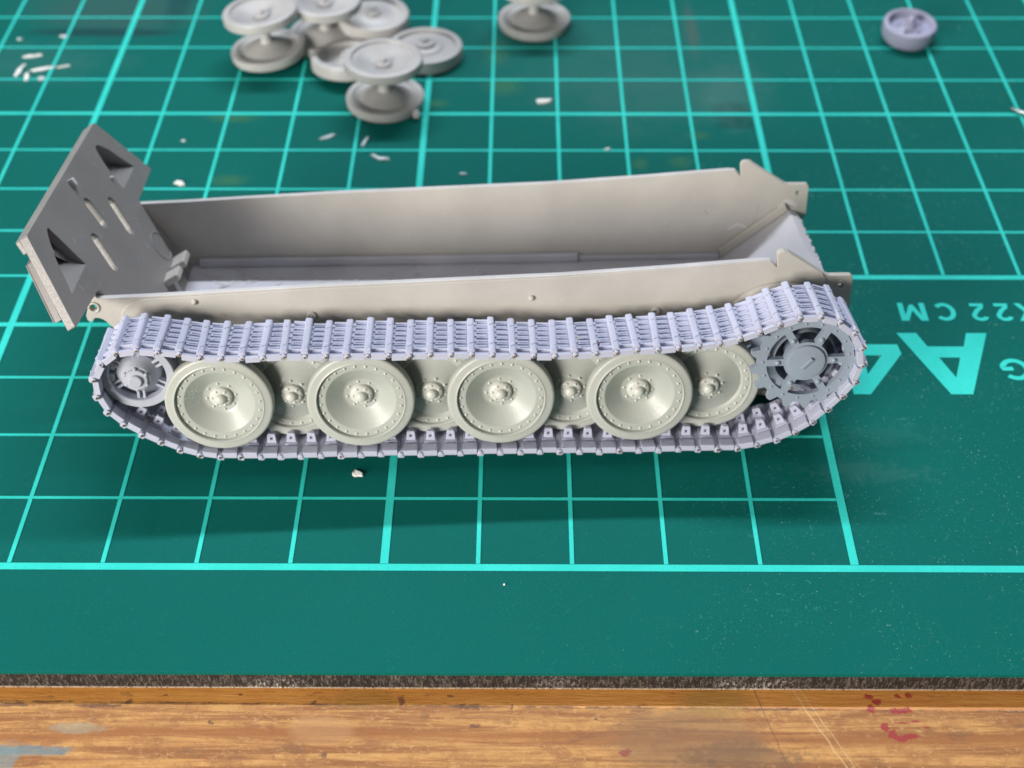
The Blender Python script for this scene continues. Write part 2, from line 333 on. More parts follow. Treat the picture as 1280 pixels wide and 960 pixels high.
# ------------------------------------------------------------------ the tank model (body frame: x to the front, y away, z up)
MR = ((0.999036177567534, -0.043796576207929865, 0.0029284507360996725), (0.04273910967581515, 0.9857807367516833, 0.16251063827770562), (-0.010004219878102202, -0.1622288475018288, 0.9867024458380851))
off = (CAM-Vector((.956, 1.568, .149))).normalized()*.085
O = Vector((0.9559147, 1.56752498, 0.1487713))+off
tank = empty('tank_model')
tank.matrix_world = Matrix([[*MR[i], O[i]] for i in range(3)]+[[0, 0, 0, 1]])
thing(tank, 'half built grey tank model with an open hull, one track and eight road wheels fitted', 'scale model')
XZ = lambda u, v, w: (u, w, v)
def circ(cx, cy, r, n=14): return [(cx+r*cos(2*pi*i/n), cy+r*sin(2*pi*i/n)) for i in range(n)]
prof = [(-4.195, 1.535), (-4.228, 1.565), (-4.29, 1.50), (-4.335, 1.41), (-4.367, 1.314), (-4.359, 1.258), (-4.33, 1.238), (-4.30, 1.245), (-4.272, 1.285), (-4.23, 1.285), (-4.185, 1.265), (-4.15, 1.235), (-4.114, 1.19), (-4.04, 1.10), (-3.87, .80), (-3.66, .48), (-3.45, .387), (3.0, .387), (3.35, .52), (3.9, .98), (4.22, 1.16), (4.275, 1.19), (4.30, 1.25), (4.293, 1.64), (4.262, 1.675), (4.02, 1.675), (3.975, 1.69), (3.56, 1.965), (3.52, 1.993), (3.47, 2.0), (3.42, 1.99), (3.395, 1.955), (3.41, 1.80), (3.385, 1.82), (3.333, 1.880), (3.234, 1.885), (2.2, 1.81), (.97, 1.735), (-.4, 1.69), (-1.73, 1.645), (-2.8, 1.595), (-3.6, 1.555)]
hole_r = circ(4.16, 1.553, .028); hole_l = circ(-4.262, 1.425, .04)
side = MB().prism([prof, hole_r, hole_l], XZ, .967, 1.045).mesh('hull_side', 30, .009)
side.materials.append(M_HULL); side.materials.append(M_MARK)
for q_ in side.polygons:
    if q_.normal.z > .9 and -4.2 < q_.center.x < 3.35 and q_.center.z > 1.4: q_.material_index = 1  # up-facing rim: tube highlight put into the colour with the pale scraped plastic
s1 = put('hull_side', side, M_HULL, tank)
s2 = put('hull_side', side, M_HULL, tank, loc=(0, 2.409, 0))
# bosses and rings on the near side
def ringp(cx, cz, y, r0, r1, h, parent, mat_=M_HULL, name='boss_ring'):
    put(name, MB().lathe([(r0, -.01), (r0, h*.7), (r0+(r1-r0)*.3, h), (r1-(r1-r0)*.3, h), (r1, h*.6), (r1, -.01)], 24).mesh(name, 50), mat_, parent, loc=(cx, y, cz))
ringp(-4.262, 1.425, .967, .045, .07, .02, s1); ringp(4.16, 1.553, .967, .032, .062, .018, s1)
ringp(-1.837, 1.284, .945, .022, .055, .03, s1); ringp(2.065, 1.262, .945, .02, .055, .03, s1)
rv = MB()
for x, z in ((-3.132, 1.498), (.649, 1.476)): rv.dome((x, .945, z-.01), .036, .042, seg=14)
put('rivet', rv.mesh('rivet', 60), M_HULL, s1)
put('axle_bump', MB().dome((-1.837, .945, 1.284), .026, .03, seg=12).mesh('axle_bump', 60), M_HULL, s1)
# thicker outer skin that ends in a curved step near the rear
skin = [(-3.99, 1.22), (-3.955, 1.36), (-3.90, 1.44), (-3.82, 1.495), (-3.68, 1.528), (-3.3, 1.548), (-1.73, 1.628), (.97, 1.718), (2.2, 1.808), (3.234, 1.885), (3.333, 1.880), (3.385, 1.82), (3.41, 1.80), (3.395, 1.955), (3.42, 1.99), (3.47, 2.0), (3.52, 1.993), (3.56, 1.965), (3.93, 1.72), (3.99, 1.62), (3.9, 1.3), (3.0, .5), (-3.2, .5), (-3.6, .8)]
put('side_skin', MB().prism([skin], XZ, .945, .9668).mesh('side_skin', 50, .007), M_HULL, s1)
# final drive flange with a row of bolts
put('final_drive_flange', MB().lathe([(0, .02), (.62, .02), (.64, .05), (.70, .06), (.74, .045), (.76, .0)], 56).mesh('final_drive_flange', 30), M_HULL, s1, loc=(3.50, .93, .86))
bb = MB()
for i in range(40):
    a = 2*pi*i/40; bb.dome((3.50+.665*cos(a), .88, .86+.665*sin(a)), .026, .03, seg=8)
put('flange_bolts', bb.mesh('flange_bolts', 60), M_HULL, s1)
# floor, ledges
fl = put('hull_floor', MB().box(-3.62, 3.22, 1.045, 3.376, .45, .65).mesh('hull_floor', bevel=.01), M_FLOOR, tank)
put('floor_ledge', MB().box(-3.5, 1.37, 3.30, 3.375, .651, .765).mesh('floor_ledge', bevel=.012), M_FLOOR, fl)
put('floor_ledge', MB().box(1.372, 3.22, 3.335, 3.375, .651, .72).mesh('floor_ledge', bevel=.012), M_FLOOR, fl)
put('floor_ledge', MB().box(-3.5, 3.2, 1.046, 1.10, .651, .765).mesh('floor_ledge', bevel=.012), M_FLOOR, fl)
def mark_ring(x, y, z, r, parent, M=None, mt=None):
    me = MB().lathe([(r-.012, 0), (r-.007, .006), (r+.007, .006), (r+.012, 0)], 40, lambda a, b, h: (a, b, h)).mesh('moulding_ring', 60)
    o = put('moulding_ring', me, mt or M_MARK, parent, loc=(x, y, z))
    if M: o.rotation_euler = M
for x in (-3.1, -1.82, .25, 1.75): mark_ring(x, 3.07, .652, .21, fl)
# glue and knife scars
def scar(pts, w, y, parent, name='scrape_mark'):
    b = MB(); n = len(pts); v = []
    for i, (x, z) in enumerate(pts):
        ww = w*(.25+.75*sin(pi*(i+.5)/n)); v += [(x, y, z+ww), (x, y-.008, z), (x, y, z-ww)]
    fs = []
    for i in range(n-1):
        for k in (0, 1): fs.append((3*i+k, 3*i+3+k, 3*i+4+k, 3*i+1+k))
    put(name, b.add(v, fs).mesh(name, 60), M_MARK, parent)
far_in = 3.374-2.409
for pts, w in (([(3.36, .80), (3.5, .93), (3.62, 1.02), (3.74, 1.08)], .022), ([(3.60, 1.10), (3.64, 1.28), (3.66, 1.40)], .018), ([(3.92, 1.36), (4.02, 1.43), (4.10, 1.42), (4.17, 1.38)], .04), ([(2.98, 1.32), (3.03, 1.27)], .014), ([(3.16, .93), (3.20, .8), (3.25, .75)], .012), ([(-3.60, 1.22), (-3.55, 1.32)], .02), ([(-2.4, .93), (-2.38, .90)], .015), ([(-.55, .86), (-.53, .90)], .012), ([(3.3, 1.05), (3.42, 1.12), (3.55, 1.08)], .03)):
    scar(pts, w, 3.374-2.409-.0, s2)
fs_ = MB()
rr = random.Random(3)
for i in range(46):
    x = rr.choice((rr.uniform(-3.4, -2.6), rr.uniform(-1.5, -.4), rr.uniform(-3.3, 1.2))); y = rr.uniform(2.75, 3.3); a = rr.uniform(0, pi); l_ = rr.uniform(.015, .075); w_ = rr.uniform(.006, .016)
    M_ = Matrix.Translation((x, y, .651)) @ Matrix.Rotation(a, 4, 'Z')
    fs_.box(-l_, l_, -w_, w_, 0, .008, M_)
put('scrape_marks', fs_.mesh('scrape_marks'), M_MARK, fl)
# front lower plate
gx = [(3.15, .46), (3.22, .46), (4.165, 1.24), (4.16, 1.30), (4.06, 1.335), (3.22, .655), (3.15, .655)]
gl = put('lower_front_plate', MB().prism([gx], XZ, 1.046, 3.375).mesh('lower_front_plate', 30, .01), M_GLACIS, tank)
put('seam_ledge', MB().prism([[(3.24, .665), (4.05, 1.335), (4.0, 1.43), (3.2, .78)]], XZ, 3.32, 3.374).mesh('seam_ledge', bevel=.012), M_HULL, gl)
put('seam_ledge', MB().prism([[(3.24, .665), (4.05, 1.335), (4.0, 1.43), (3.2, .78)]], XZ, 1.047, 1.10).mesh('seam_ledge', bevel=.012), M_HULL, gl)
rg = MB()
for i in range(40):
    y = 1.1+2.2*i/40; h = rr.uniform(.004, .03); rg.box(4.13, 4.165+h, y, y+rr.uniform(.02, .07), 1.262, 1.30)
put('ragged_edge', rg.mesh('ragged_edge', bevel=.004), M_GLACIS, gl)
# rear plate: plane through (-3.6, ., .65) leaning 30 degrees; (y, v, outward)
def PL(y, v, w): return (-3.6-.5208*v-.8537*w, y, .65+.8537*v-.5208*w)
tri1 = [(1.10, 2.0), (1.145, 1.72), (1.192, 1.41), (.86, 1.412), (.52, 1.42), (.60, 1.53), (.72, 1.70), (.80, 1.80), (.84, 1.805), (.87, 1.86), (.96, 1.94), (1.05, 2.0)]
tri2 = [(3.44, 1.93), (3.53, 1.90), (3.66, 1.77), (3.80, 1.55), (3.937, 1.34), (3.60, 1.338), (3.278, 1.35), (3.275, 1.56), (3.33, 1.75), (3.39, 1.90)]
def slot(p, q, w):
    p, q = Vector(p), Vector(q); d = (q-p).normalized(); n_ = Vector((-d.y, d.x))*w; L = []
    for c, s_ in ((p, 1), (q, -1)):
        for i in range(6):
            a = pi*i/5; L.append(tuple(c+n_*cos(a)*s_*1-d*sin(a)*w*s_))
    return L
slots = [slot((2.245, 1.69), (2.215, 1.43), .078), slot((2.76, 1.41), (2.65, 1.06), .078), slot((1.79, 1.42), (1.69, 1.08), .078)]
out = [(.62, 2.165), (.64, 2.178), (3.84, 2.092), (3.87, 2.08), (4.33, 1.10), (4.32, 1.085), (3.41, 1.085), (3.385, 1.06), (3.37, -.1), (1.05, -.1), (1.05, 1.10), (.99, 1.13), (.955, 1.145), (.10, 1.21), (.082, 1.228)]
rp = put('rear_plate', MB().prism([out, tri1, tri2]+slots, PL, 0, .105).mesh('rear_plate', 30, .012), M_PLATE, tank)
rp['label'] = 'darker grey sloping rear plate with slots and triangular pockets'
def scale_loop(L, k):
    cx = sum(p[0] for p in L)/len(L); cy = sum(p[1] for p in L)/len(L); return [(cx+(p[0]-cx)*k, cy+(p[1]-cy)*k) for p in L]
for L, o_ in ((tri1, [(.555, 1.93), (1.25, 1.93), (1.27, 1.34), (.16, 1.34)]), (tri2, [(3.19, 1.98), (3.86, 1.95), (4.17, 1.28), (3.20, 1.28)])):
    bn = MB().prism([o_, scale_loop(L, 1.04)], PL, .1055, .20); bn.prism([scale_loop(o_, .985)], PL, .2005, .225)
    ys = [q_[1] for q_ in L]; lo, hi = min(ys), max(ys); m_ = len(L)
    tip = [(a, b+.26*(hi-b)/(hi-lo)) for a, b in L]
    pk = MB(); pk.add([PL(a*1, b, .004) for a, b in L]+[PL(a, b, .198) for a, b in tip], [(i, (i+1) % m_, (i+1) % m_+m_, i+m_) for i in range(m_)]+[tuple(range(m_, 2*m_))])
    put('pocket', pk.mesh('pocket', 30), M_PLATE, rp)
    put('stowage_bin', bn.mesh('stowage_bin', 30, .014), M_PLATE, rp)
put('top_band', MB().prism([[(.622, 2.160), (.64, 2.172), (3.84, 2.088), (3.86, 2.07), (3.90, 1.985), (.585, 2.02)]], PL, .1055, .17).mesh('top_band', 30, .014), M_PLATE, rp)
tbm = MB()
for y0, y1, v in ((2.80, 3.12, .32), (2.40, 2.66, .35)):
    b = MB().prism([[(y0, v-.09), (y1, v-.09), (y1, v), (y0, v)]], PL, -.20, .01); put('mounting_tab', b.mesh('mounting_tab', bevel=.02), M_HULL, rp)
lug = MB().prism([[(2.21, 2.05), (2.31, 2.03), (2.30, 1.95), (2.22, 1.93)]], PL, -.05, .01); put('locating_lug', lug.mesh('locating_lug', bevel=.012), M_MARK, rp)
pin = MB().dome(PL(3.19, 1.555, 0), .03, .035, (.8537, 0, .5208), 12); put('locating_pin', pin.mesh('locating_pin', 60), M_MARK, rp)
q = Vector((.8537, 0, .5208)).to_track_quat('Z', 'Y').to_euler(); x_, y_, z_ = PL(3.03, .555, -.001); mark_ring(x_, y_, z_, .19, rp, q, M_PLATE)
ps = MB()
for i in range(26):
    y = rr.uniform(.5, 3.7); v = rr.uniform(.5, 2.0); ps.prism([[(y, v), (y+rr.uniform(.004, .012), v), (y+rr.uniform(-.05, .06), v+rr.uniform(.03, .13))]], PL, -.002, 0)
put('scrape_marks', ps.mesh('scrape_marks'), M_MARK, rp)

# --- wheels
def bolts(n, r, h, br, bh, a0=0): 
    b = MB()
    for i in range(n):
        a = a0+2*pi*i/n; b.dome((r*cos(a), -h, r*sin(a)), br, bh, seg=10)
    return b
cap = [(0, .118), (.03, .114), (.052, .098), (.062, .074), (.062, .058), (.092, .052), (.114, .044), (.124, .030), (.126, -.01)]
ME = {}
ME['disc'] = MB().lathe([(0, -.185), (.185, -.185), (.20, -.18), (.225, -.162), (.372, -.055), (.390, -.043), (.405, -.04), (.470, -.04), (.479, -.045), (.479, -.12), (.40, -.12), (.2, -.2), (0, -.2)], 72).mesh('wheel_disc', 22)
ME['tyre'] = MB().lathe([(.4795, -.06), (.4795, -.02), (.483, -.006), (.490, 0), (.497, -.001), (.503, -.006), (.51, -.008), (.562, -.010), (.582, -.014), (.592, -.024), (.597, -.04), (.597, -.125), (.59, -.14), (.57, -.147), (.4795, -.147), (.4795, -.06)], 80).mesh('tyre', 40)
ME['cap'] = MB().lathe(cap, 40).mesh('hub_cap', 40)
ME['capbolt'] = bolts(6, .093, .047, .018, .018).mesh('hub_bolts', 60)
ME['ring8'] = bolts(8, .163, 0, .0155, .018, .2).mesh('ring_bolts', 60)
ME['rivets'] = bolts(24, .445, 0, .0165, .016, .1).mesh('rim_rivets', 60)
ME['idisc'] = MB().lathe([(0, .02), (.15, .02), (.185, .01), (.22, -.012), (.34, -.055), (.385, -.075), (.398, -.062), (.41, -.045), (.470, -.04), (.479, -.045), (.479, -.12), (.40, -.12), (.2, -.16), (0, -.16)], 72).mesh('inner_wheel_disc', 22)
def wheel(x, y, z, inner, spin, disc_mat):
    w = put('road_wheel', ME['idisc' if inner else 'disc'], None, tank, (x, y, z), (0, spin, 0))
    w.material_slots[0].link = 'OBJECT' if w.material_slots else 'DATA'
    w.material_slots[0].material = disc_mat
    tl = random.Random(int(x*1000)); w.rotation_euler = (tl.uniform(-.012, .012), spin, tl.uniform(-.015, .015))
    hb = .02 if inner else -.185
    put('tyre', ME['tyre'], M_TYRE, w); put('hub_cap', ME['cap'], M_BOLT, w, (0, -hb, 0)); put('hub_bolts', ME['capbolt'], M_BOLT, w, (0, -hb, 0))
    put('ring_bolts', ME['ring8'], M_BOLT, w, (0, -hb, 0)); put('rim_rivets', ME['rivets'], M_BOLT, w, (0, .04, 0)); return w
for k in ('disc', 'idisc'): ME[k].materials.append(M_WHEEL)
zc = .682
for i, x in enumerate((-2.829, -1.274, .274, 1.817)):
    w = wheel(x, .052, zc, False, (.05, .0, .12, .3)[i], M_WHEEL_S if i == 0 else M_WHEEL)
    if i == 0: w['label'] = 'rearmost outer road wheel with white scuff specks on its dish'
for i, x in enumerate((-2.05, -.493, 1.054, 2.605)): wheel(x, .285, zc, True, (.2, .5, .1, .0)[i], M_WHEEL)
ax = MB()
for x in (-2.829, -1.274, .274, 1.817): ax.lathe([(0, -.18), (.07, -.18), (.07, -.93), (0, -.93)], 14, lambda a, b, h, x=x: (x+a, .052-h, zc+b))
for x in (-2.05, -.493, 1.054, 2.605): ax.lathe([(0, -.1), (.07, -.1), (.07, -.68), (0, -.68)], 14, lambda a, b, h, x=x: (x+a, .285-h, zc+b))
put('suspension_axles', ax.mesh('suspension_axles'), M_HULL, tank)['kind'] = 'stuff'
# second rank of inner discs, just seen between the wheels
# --- drive sprocket
def gear(n, r0, r1):
    L = []
    for i in range(n):
        a = 2*pi*i/n; p = 2*pi/n
        for d, r in ((-.50, r0), (-.30, r0), (-.20, r0+(r1-r0)*.55), (-.10, r1), (.10, r1), (.20, r0+(r1-r0)*.55), (.30, r0)): L.append((r*cos(a+d*p), r*sin(a+d*p)))
    return L
def kidney(a, r0, r1, h0, h1):
    L = [(r1*cos(a+h1*t_/4), r1*sin(a+h1*t_/4)) for t_ in range(-4, 5)]; L += [(r0*cos(a-h0*t_/3), r0*sin(a-h0*t_/3)) for t_ in range(-3, 4)]; return L
sx, sz = 3.634, 1.084
kd = [kidney(radians(60*i+32), .245, .435, .35, .43) for i in range(6)]
sp = put('drive_sprocket', MB().prism([gear(17, .535, .615)]+kd, XZ, 0, .07).mesh('drive_sprocket', 30, .008), M_SPRK, tank, (sx, .095, sz))
sp['label'] = 'blue grey toothed drive sprocket with six windows'
put('toothed_disc', MB().prism([gear(17, .535, .615)], XZ, 0, .06).mesh('toothed_disc', 30, .008), M_SPRK, sp, (0, .40, 0))
put('drum', MB().lathe([(.34, -.06), (.36, -.2), (.34, -.41)], 40).mesh('drum'), M_SPRK, sp)
put('hub_disc', MB().lathe([(0, .035), (.190, .035), (.208, .03), (.212, .02), (.212, -.02), (.20, -.3), (0, -.3)], 56).mesh('hub_disc', 30), M_SPRK, sp)
put('hub_bar', MB().box(-.085, .085, -.068, -.039, -.02, .02, Matrix.Rotation(radians(-48), 4, 'Y')).mesh('hub_bar', bevel=.008), M_SPRK, sp)
sb = MB()
for i in range(6):
    a = radians(60*i+2); sb.dome((.31*cos(a), 0, .31*sin(a)), .032, .03, seg=10)
for i in range(17):
    a = 2*pi*(i+.5)/17; sb.dome((.478*cos(a), 0, .478*sin(a)), .017, .015, seg=8)
put('sprocket_bolts', sb.mesh('sprocket_bolts', 60), M_SPRK, sp)
put('drive_axle', MB().lathe([(0, -.3), (.16, -.3), (.16, -.85), (0, -.85)], 30).mesh('drive_axle'), M_HULL, sp)
# --- idler wheel
ix, iy, iz = -3.695, .17, 1.01
idl = put('idler_wheel', MB().lathe([(.315, 0), (.322, .012), (.40, .012), (.41, 0), (.41, -.10), (.395, -.11), (.315, -.11), (.315, 0)], 56).mesh('idler_wheel', 40), M_IDLER, tank, (ix, iy, iz))
put('hub_cone', MB().lathe([(0, .06), (.15, .06), (.16, .05), (.175, .02), (.235, -.06), (.245, -.12), (.245, -.2), (0, -.2)], 44).mesh('hub_cone', 25), M_IDLER, idl)
put('hub_cap', MB().lathe([(0, .135), (.062, .135), (.072, .126), (.075, .10), (.122, .095), (.132, .078), (.132, .04)], 32).mesh('idler_cap', 35), M_IDLER, idl)
put('hub_bolts', bolts(6, .128, .075, .024, .026, .5).mesh('idler_bolts', 60), M_IDLER, idl)
for i in range(6):
    b = MB(); a = radians(60*i-90)
    for d in (-.032, .032): b.box(.20, .345, -.05, .02, d-.014, d+.014)
    put('spoke_pair', b.mesh('spoke_pair', bevel=.004), M_IDLER, idl, (0, 0.09, 0), (0, -a, 0))
put('second_rim', MB().lathe([(.335, -.2), (.335, -.19), (.41, -.19), (.41, -.30), (.335, -.30), (.335, -.2)], 48).mesh('second_rim', 40), M_IDLER, idl)
put('idler_axle', MB().lathe([(0, -.15), (.12, -.15), (.12, -.8), (0, -.8)], 24).mesh('idler_axle'), M_HULL, idl)

# --- track: closed run of separate links
run = [(-3.843, 1.405), (-3.622, 1.436), (-3.405, 1.411), (-3.183, 1.376), (-2.962, 1.336), (-2.728, 1.315), (-2.5, 1.315), (-2.288, 1.324), (-2.073, 1.328), (-1.846, 1.321), (-1.179, 1.312), (-.517, 1.308), (.142, 1.296), (.821, 1.278), (1.1, 1.278), (1.478, 1.297), (1.933, 1.324), (2.382, 1.357), (2.612, 1.386), (2.836, 1.441), (3.048, 1.515), (3.268, 1.613), (3.476, 1.688), (3.702, 1.698), (3.927, 1.63), (4.105, 1.48), (4.214, 1.279), (4.248, 1.055), (4.184, .834), (4.055, .658), (3.90, .487), (3.764, .335), (3.584, .206), (3.38, .10), (3.168, .028), (2.943, -.01), (2.5, -.008), (1, .004), (-1, .012), (-2.6, .014), (-2.886, .022), (-3.124, .062), (-3.32, .135), (-3.52, .242), (-3.724, .363), (-3.904, .496), (-4.049, .662), (-4.130, .872), (-4.124, 1.09), (-4.015, 1.282)]
P = [Vector((a, 0, b)) for a, b in run]; P.append(P[0])
cum = [0]
for a, b in zip(P, P[1:]): cum.append(cum[-1]+(b-a).length)
NL = 82
def at(s):
    s %= cum[-1]
    for i in range(len(P)-1):
        if s <= cum[i+1]: return P[i].lerp(P[i+1], (s-cum[i])/(cum[i+1]-cum[i]))
pins = [at(cum[-1]*i/NL) for i in range(NL)]
p = cum[-1]/NL; TW = .70
def link_mesh(seed):
    r = random.Random(seed); b = MB(); h = p/2; J = lambda a=.004: r.uniform(-a, a)
    b.box(-h+.010, h, .03, TW-.01, -.030, -.004)                         # pan floor
    for k in range(5):                                                   # hinge lugs either side of the slots
        y0 = .125+k*.115; b.box(-h+.022, -h+.058, y0+.02, y0+.072, -.026, .012+J())
    for k in range(6):                                                   # ridges across the pan
        y0 = .125+k*.105+J(); b.box(-h+.05, h-.03, y0, y0+.022, -.02, .013+J(.003))
        if k < 5: b.box(-h+.075, h-.03, y0+.048, y0+.066, -.02, .004+J(.002))
    b.box(-h+.046, h-.026, TW-.035, TW, -.03, .022)
    b.box(-h+.040, h-.028, .088, .110, -.03, .030+J())                   # rail of the near block
    b.box(-h+.036, h-.030, -.004, .125, -.052, -.016)                    # near block, thick towards the wheels
    b.box(-h+.036, h-.030, -.006, .018, -.05, .018+J())
    b.box(-h+.040, h-.040, .18, .50, -.044, -.029)                       # pad under the horns
    v = [(h-.046, -.022), (h-.044, .044), (h-.032, .058), (h+.018, .058), (h+.032, .046), (h+.034, .0), (h+.02, -.03), (h-.025, -.032)]
    dz = J(.004)
    ti = J(.012)
    b.prism([[(a, c+(dz if c > .03 else 0)) for a, c in v]], lambda u, w, y: (u+(y-.35)*ti, y, w), .012, TW+.008)
    for y0 in (.15+J(.02), .56+J(.02)):                                  # chevron nicks of the cleat
        b.box(-.034, .034, -.010, .010, 0, .014, Matrix.Translation((h-.007, y0, .050)) @ Matrix.Rotation(.65+J(.15), 4, 'Z'))
    if r.random() < .6:                                                  # resin nub left by a support
        y0 = r.uniform(.02, .65); b.box(h-.02, h+.02, y0, y0+.03, .05, .068+J(.006))
    b.lathe([(0, -.002), (.024, -.002), (.030, -.008), (.030, -.05)], 10, lambda a, c, t_: (h+a, -.012-t_-.004, c))
    b.lathe([(0, .03), (.026, .03), (.030, .024), (.030, -.03)], 10, lambda a, c, t_: (h+a, -t_+.012, c))
    b.v = [(x+J(.0025), y+J(.0025), z_+J(.002)) for x, y, z_ in b.v]
    return b.mesh('track_link', 40, .0045)
LM = [link_mesh(k_) for k_ in range(8)]
horn = MB().prism([[(-.055, 0), (.055, 0), (.043, .125), (.033, .138), (-.033, .138), (-.043, .125)], [(-.017, .055), (.017, .055), (.014, .09), (-.014, .09)]], lambda u, v, w: (u, w, -.028-v), -.024, .024).mesh('guide_horn', 30, .005)
pinm = MB().lathe([(0, .030), (.008, .030), (.0125, .024), (.0125, -.03)], 8).mesh('pin_end', 50)
inn = MB().prism([[(-.075, 0), (.075, 0), (.065, .035), (-.065, .035)]], lambda u, v, w: (u, w, -.027-v), 0, .1).mesh('inner_pad', 30, .006)
rl = random.Random(11)
for i in range(NL):
    a, c = pins[i], pins[(i+1) % NL]; tt = (c-a).normalized(); yy = Vector((0, 1, 0)); nn = tt.cross(yy)
    m = (a+c)/2+nn*rl.uniform(-.005, .005); wob = rl.uniform(-.03, .03)
    o = put('track_link', LM[rl.randrange(8)], M_TRACK, tank)
    o.matrix_local = Matrix(((tt.x, yy.x, nn.x, m.x), (tt.y, yy.y, nn.y, m.y+rl.uniform(-.010, .010)), (tt.z, yy.z, nn.z, m.z), (0, 0, 0, 1))) @ Matrix.Rotation(wob, 4, 'X') @ Matrix.Rotation(rl.uniform(-.022, .022), 4, 'Z')
    top = m.z > 1.2
    if not top:
        for y in (.235, .465): put('guide_horn', horn, M_TRACK, o, (.0, y, 0))
    bottom_mid = m.z < .08 and -2.4 < m.x < 2.6
    if not bottom_mid or rl.random() < .12:
        put('pin', pinm, M_BRASS, o, (p/2, -.006-rl.uniform(-.006, .016), rl.uniform(-.004, .004)))
put('paint_speck', MB().dome((1.33, .17, 1.318), .028, .012, (0, 0, 1), 10).mesh('paint_speck'), M_RED, tank)

# ------------------------------------------------------------------ loose wheels on the mat
LZ = lambda x, z, h: (x, z, h)                                            # axis up
lw = dict(
    top=MB().lathe([(0, -.135), (.15, -.135), (.19, -.12), (.38, -.05), (.40, -.04), (.47, -.038), (.486, -.004), (.50, 0), (.565, -.004), (.588, -.014), (.597, -.035), (.597, -.135), (.585, -.15), (.50, -.152), (.485, -.135), (.40, -.13), (.19, -.22), (.12, -.24), (0, -.24)], 64, LZ).mesh('wheel', 24),
    cap=MB().lathe(cap, 36, LZ).mesh('hub_cap', 40))
def cap_bolts(n, r, h, br, bh):
    b = MB()
    for i in range(n): b.dome((r*cos(2*pi*i/n), r*sin(2*pi*i/n), h), br, bh, (0, 0, 1), 8)
    return b
lw['bolts'] = cap_bolts(8, .16, -.135, .018, .022).add([], []).mesh('hub_bolts', 60)
lw['axle'] = MB().lathe([(.13, -.20), (.105, -.25), (.085, -.30), (.085, -.36), (.12, -.375), (.12, -.40), (.085, -.42), (.085, -.49), (.11, -.55), (.14, -.60)], 36, LZ).mesh('axle', 35)
lw['flat'] = MB().lathe([(0, .06), (.11, .06), (.15, .05), (.165, .03), (.17, .005), (.27, -.02), (.30, -.045), (.46, -.06), (.482, -.055), (.49, -.012), (.505, -.002), (.57, -.006), (.590, -.016), (.597, -.035), (.597, -.20), (.585, -.216), (.4, -.22), (0, -.22)], 64, LZ).mesh('wheel', 24)
lw['dish'] = MB().lathe([(0, .03), (.08, .03), (.12, .015), (.14, -.03), (.20, -.06), (.36, -.09), (.40, -.085), (.47, -.05), (.485, -.008), (.50, 0), (.565, -.004), (.588, -.014), (.597, -.035), (.597, -.19), (.585, -.205), (.4, -.21), (0, -.21)], 64, LZ).mesh('wheel', 24)
GL = 'loose wheels lying at the back of the mat'
H = .80
def spool(x, y, rot, label, spin=0):
    r = empty('wheel_pair', (x, y, .6*math.hypot(rot[0], rot[1])), rot); thing(r, label, 'model wheel', GL)
    for z, rx in ((H, 0), (0, pi)):
        w = put('disc', lw['top'], M_LOOSE, r, (0, 0, z), (rx, 0, spin))
        put('hub_cap', lw['cap'], M_LOOSE, w, (0, 0, -.135)); put('hub_bolts', lw['bolts'], M_LOOSE, w)
    put('axle', lw['axle'], M_LOOSE, r, (0, 0, H)); return r
def single(kind, x, y, z, rot, label, mat_=M_LOOSE):
    r = empty('single_road_wheel', (x, y, z), rot); thing(r, label, 'model wheel', GL)
    w = put('disc', lw[kind], mat_, r)
    hz = .06 if kind == 'flat' else .03
    put('hub_cap', MB().lathe([(0, .055), (.04, .05), (.06, .03), (.062, -.01)], 24, LZ).mesh('hub_cap', 40), mat_, r, (0, 0, hz)); put('hub_bolts', cap_bolts(6, .09, hz, .018, .02).mesh('hub_bolts', 60), mat_, r); return r
spool(-.63, 9.30, (.0, .01, 0), 'pale grey wheel pair on a short axle standing nearest the tank, front of the heap')
for r_ in [o_ for o_ in bpy.data.objects if o_.name == 'wheel_pair']:
    put('sprue_stub', MB().box(.40, .50, -.54, -.40, .03, .12, Matrix.Rotation(.1, 4, 'Z')).mesh('sprue_stub', bevel=.02), M_LOOSE, r_)
spool(-2.58, 10.68, (-.02, -.09, 0), 'pale grey wheel pair on an axle leaning at the left end of the heap', .4)
spool(-1.72, 11.18, (.05, .02, .3), 'pale grey wheel pair upright in the middle of the heap, cut by the top edge', .8)
spool(1.66, 11.77, (0, 0, 0), 'pale grey wheel pair standing alone to the right of the heap', .2)
single('flat', -.09, 10.72, .222, (0, 0, .3), 'flat single grey wheel with raised hub at the right end of the heap', M_LOOSE)
single('dish', -.98, 11.55, .36, (.06, .0, 1), 'single grey wheel with a deep rim at the back right of the heap')
single('dish', -1.27, 10.33, .268, (.04, .10, 2), 'single grey wheel half covered by the front wheel pair')
ih = empty('loose_idler', (7.73, 11.26, .325), (.10, -.03, .4)); thing(ih, 'small purple grey idler wheel lying alone at the far right of the mat', 'model wheel')
put('wheel', MB().lathe([(0, .0), (.06, .0), (.09, -.02), (.12, -.07), (.20, -.09), (.30, -.10), (.325, -.08), (.345, -.01), (.36, .0), (.405, -.004), (.425, -.02), (.43, -.04), (.43, -.20), (.40, -.27), (.34, -.29), (0, -.29)], 52, LZ).mesh('wheel', 28), M_PURPLE, ih)
put('hub_cap', MB().lathe([(0, .10), (.05, .09), (.075, .05), (.08, -.01)], 24, LZ).mesh('hub_cap', 40), M_PURPLE, ih)
put('hub_bolts', cap_bolts(5, .17, -.085, .035, .04).mesh('hub_bolts', 60), M_PURPLE, ih)

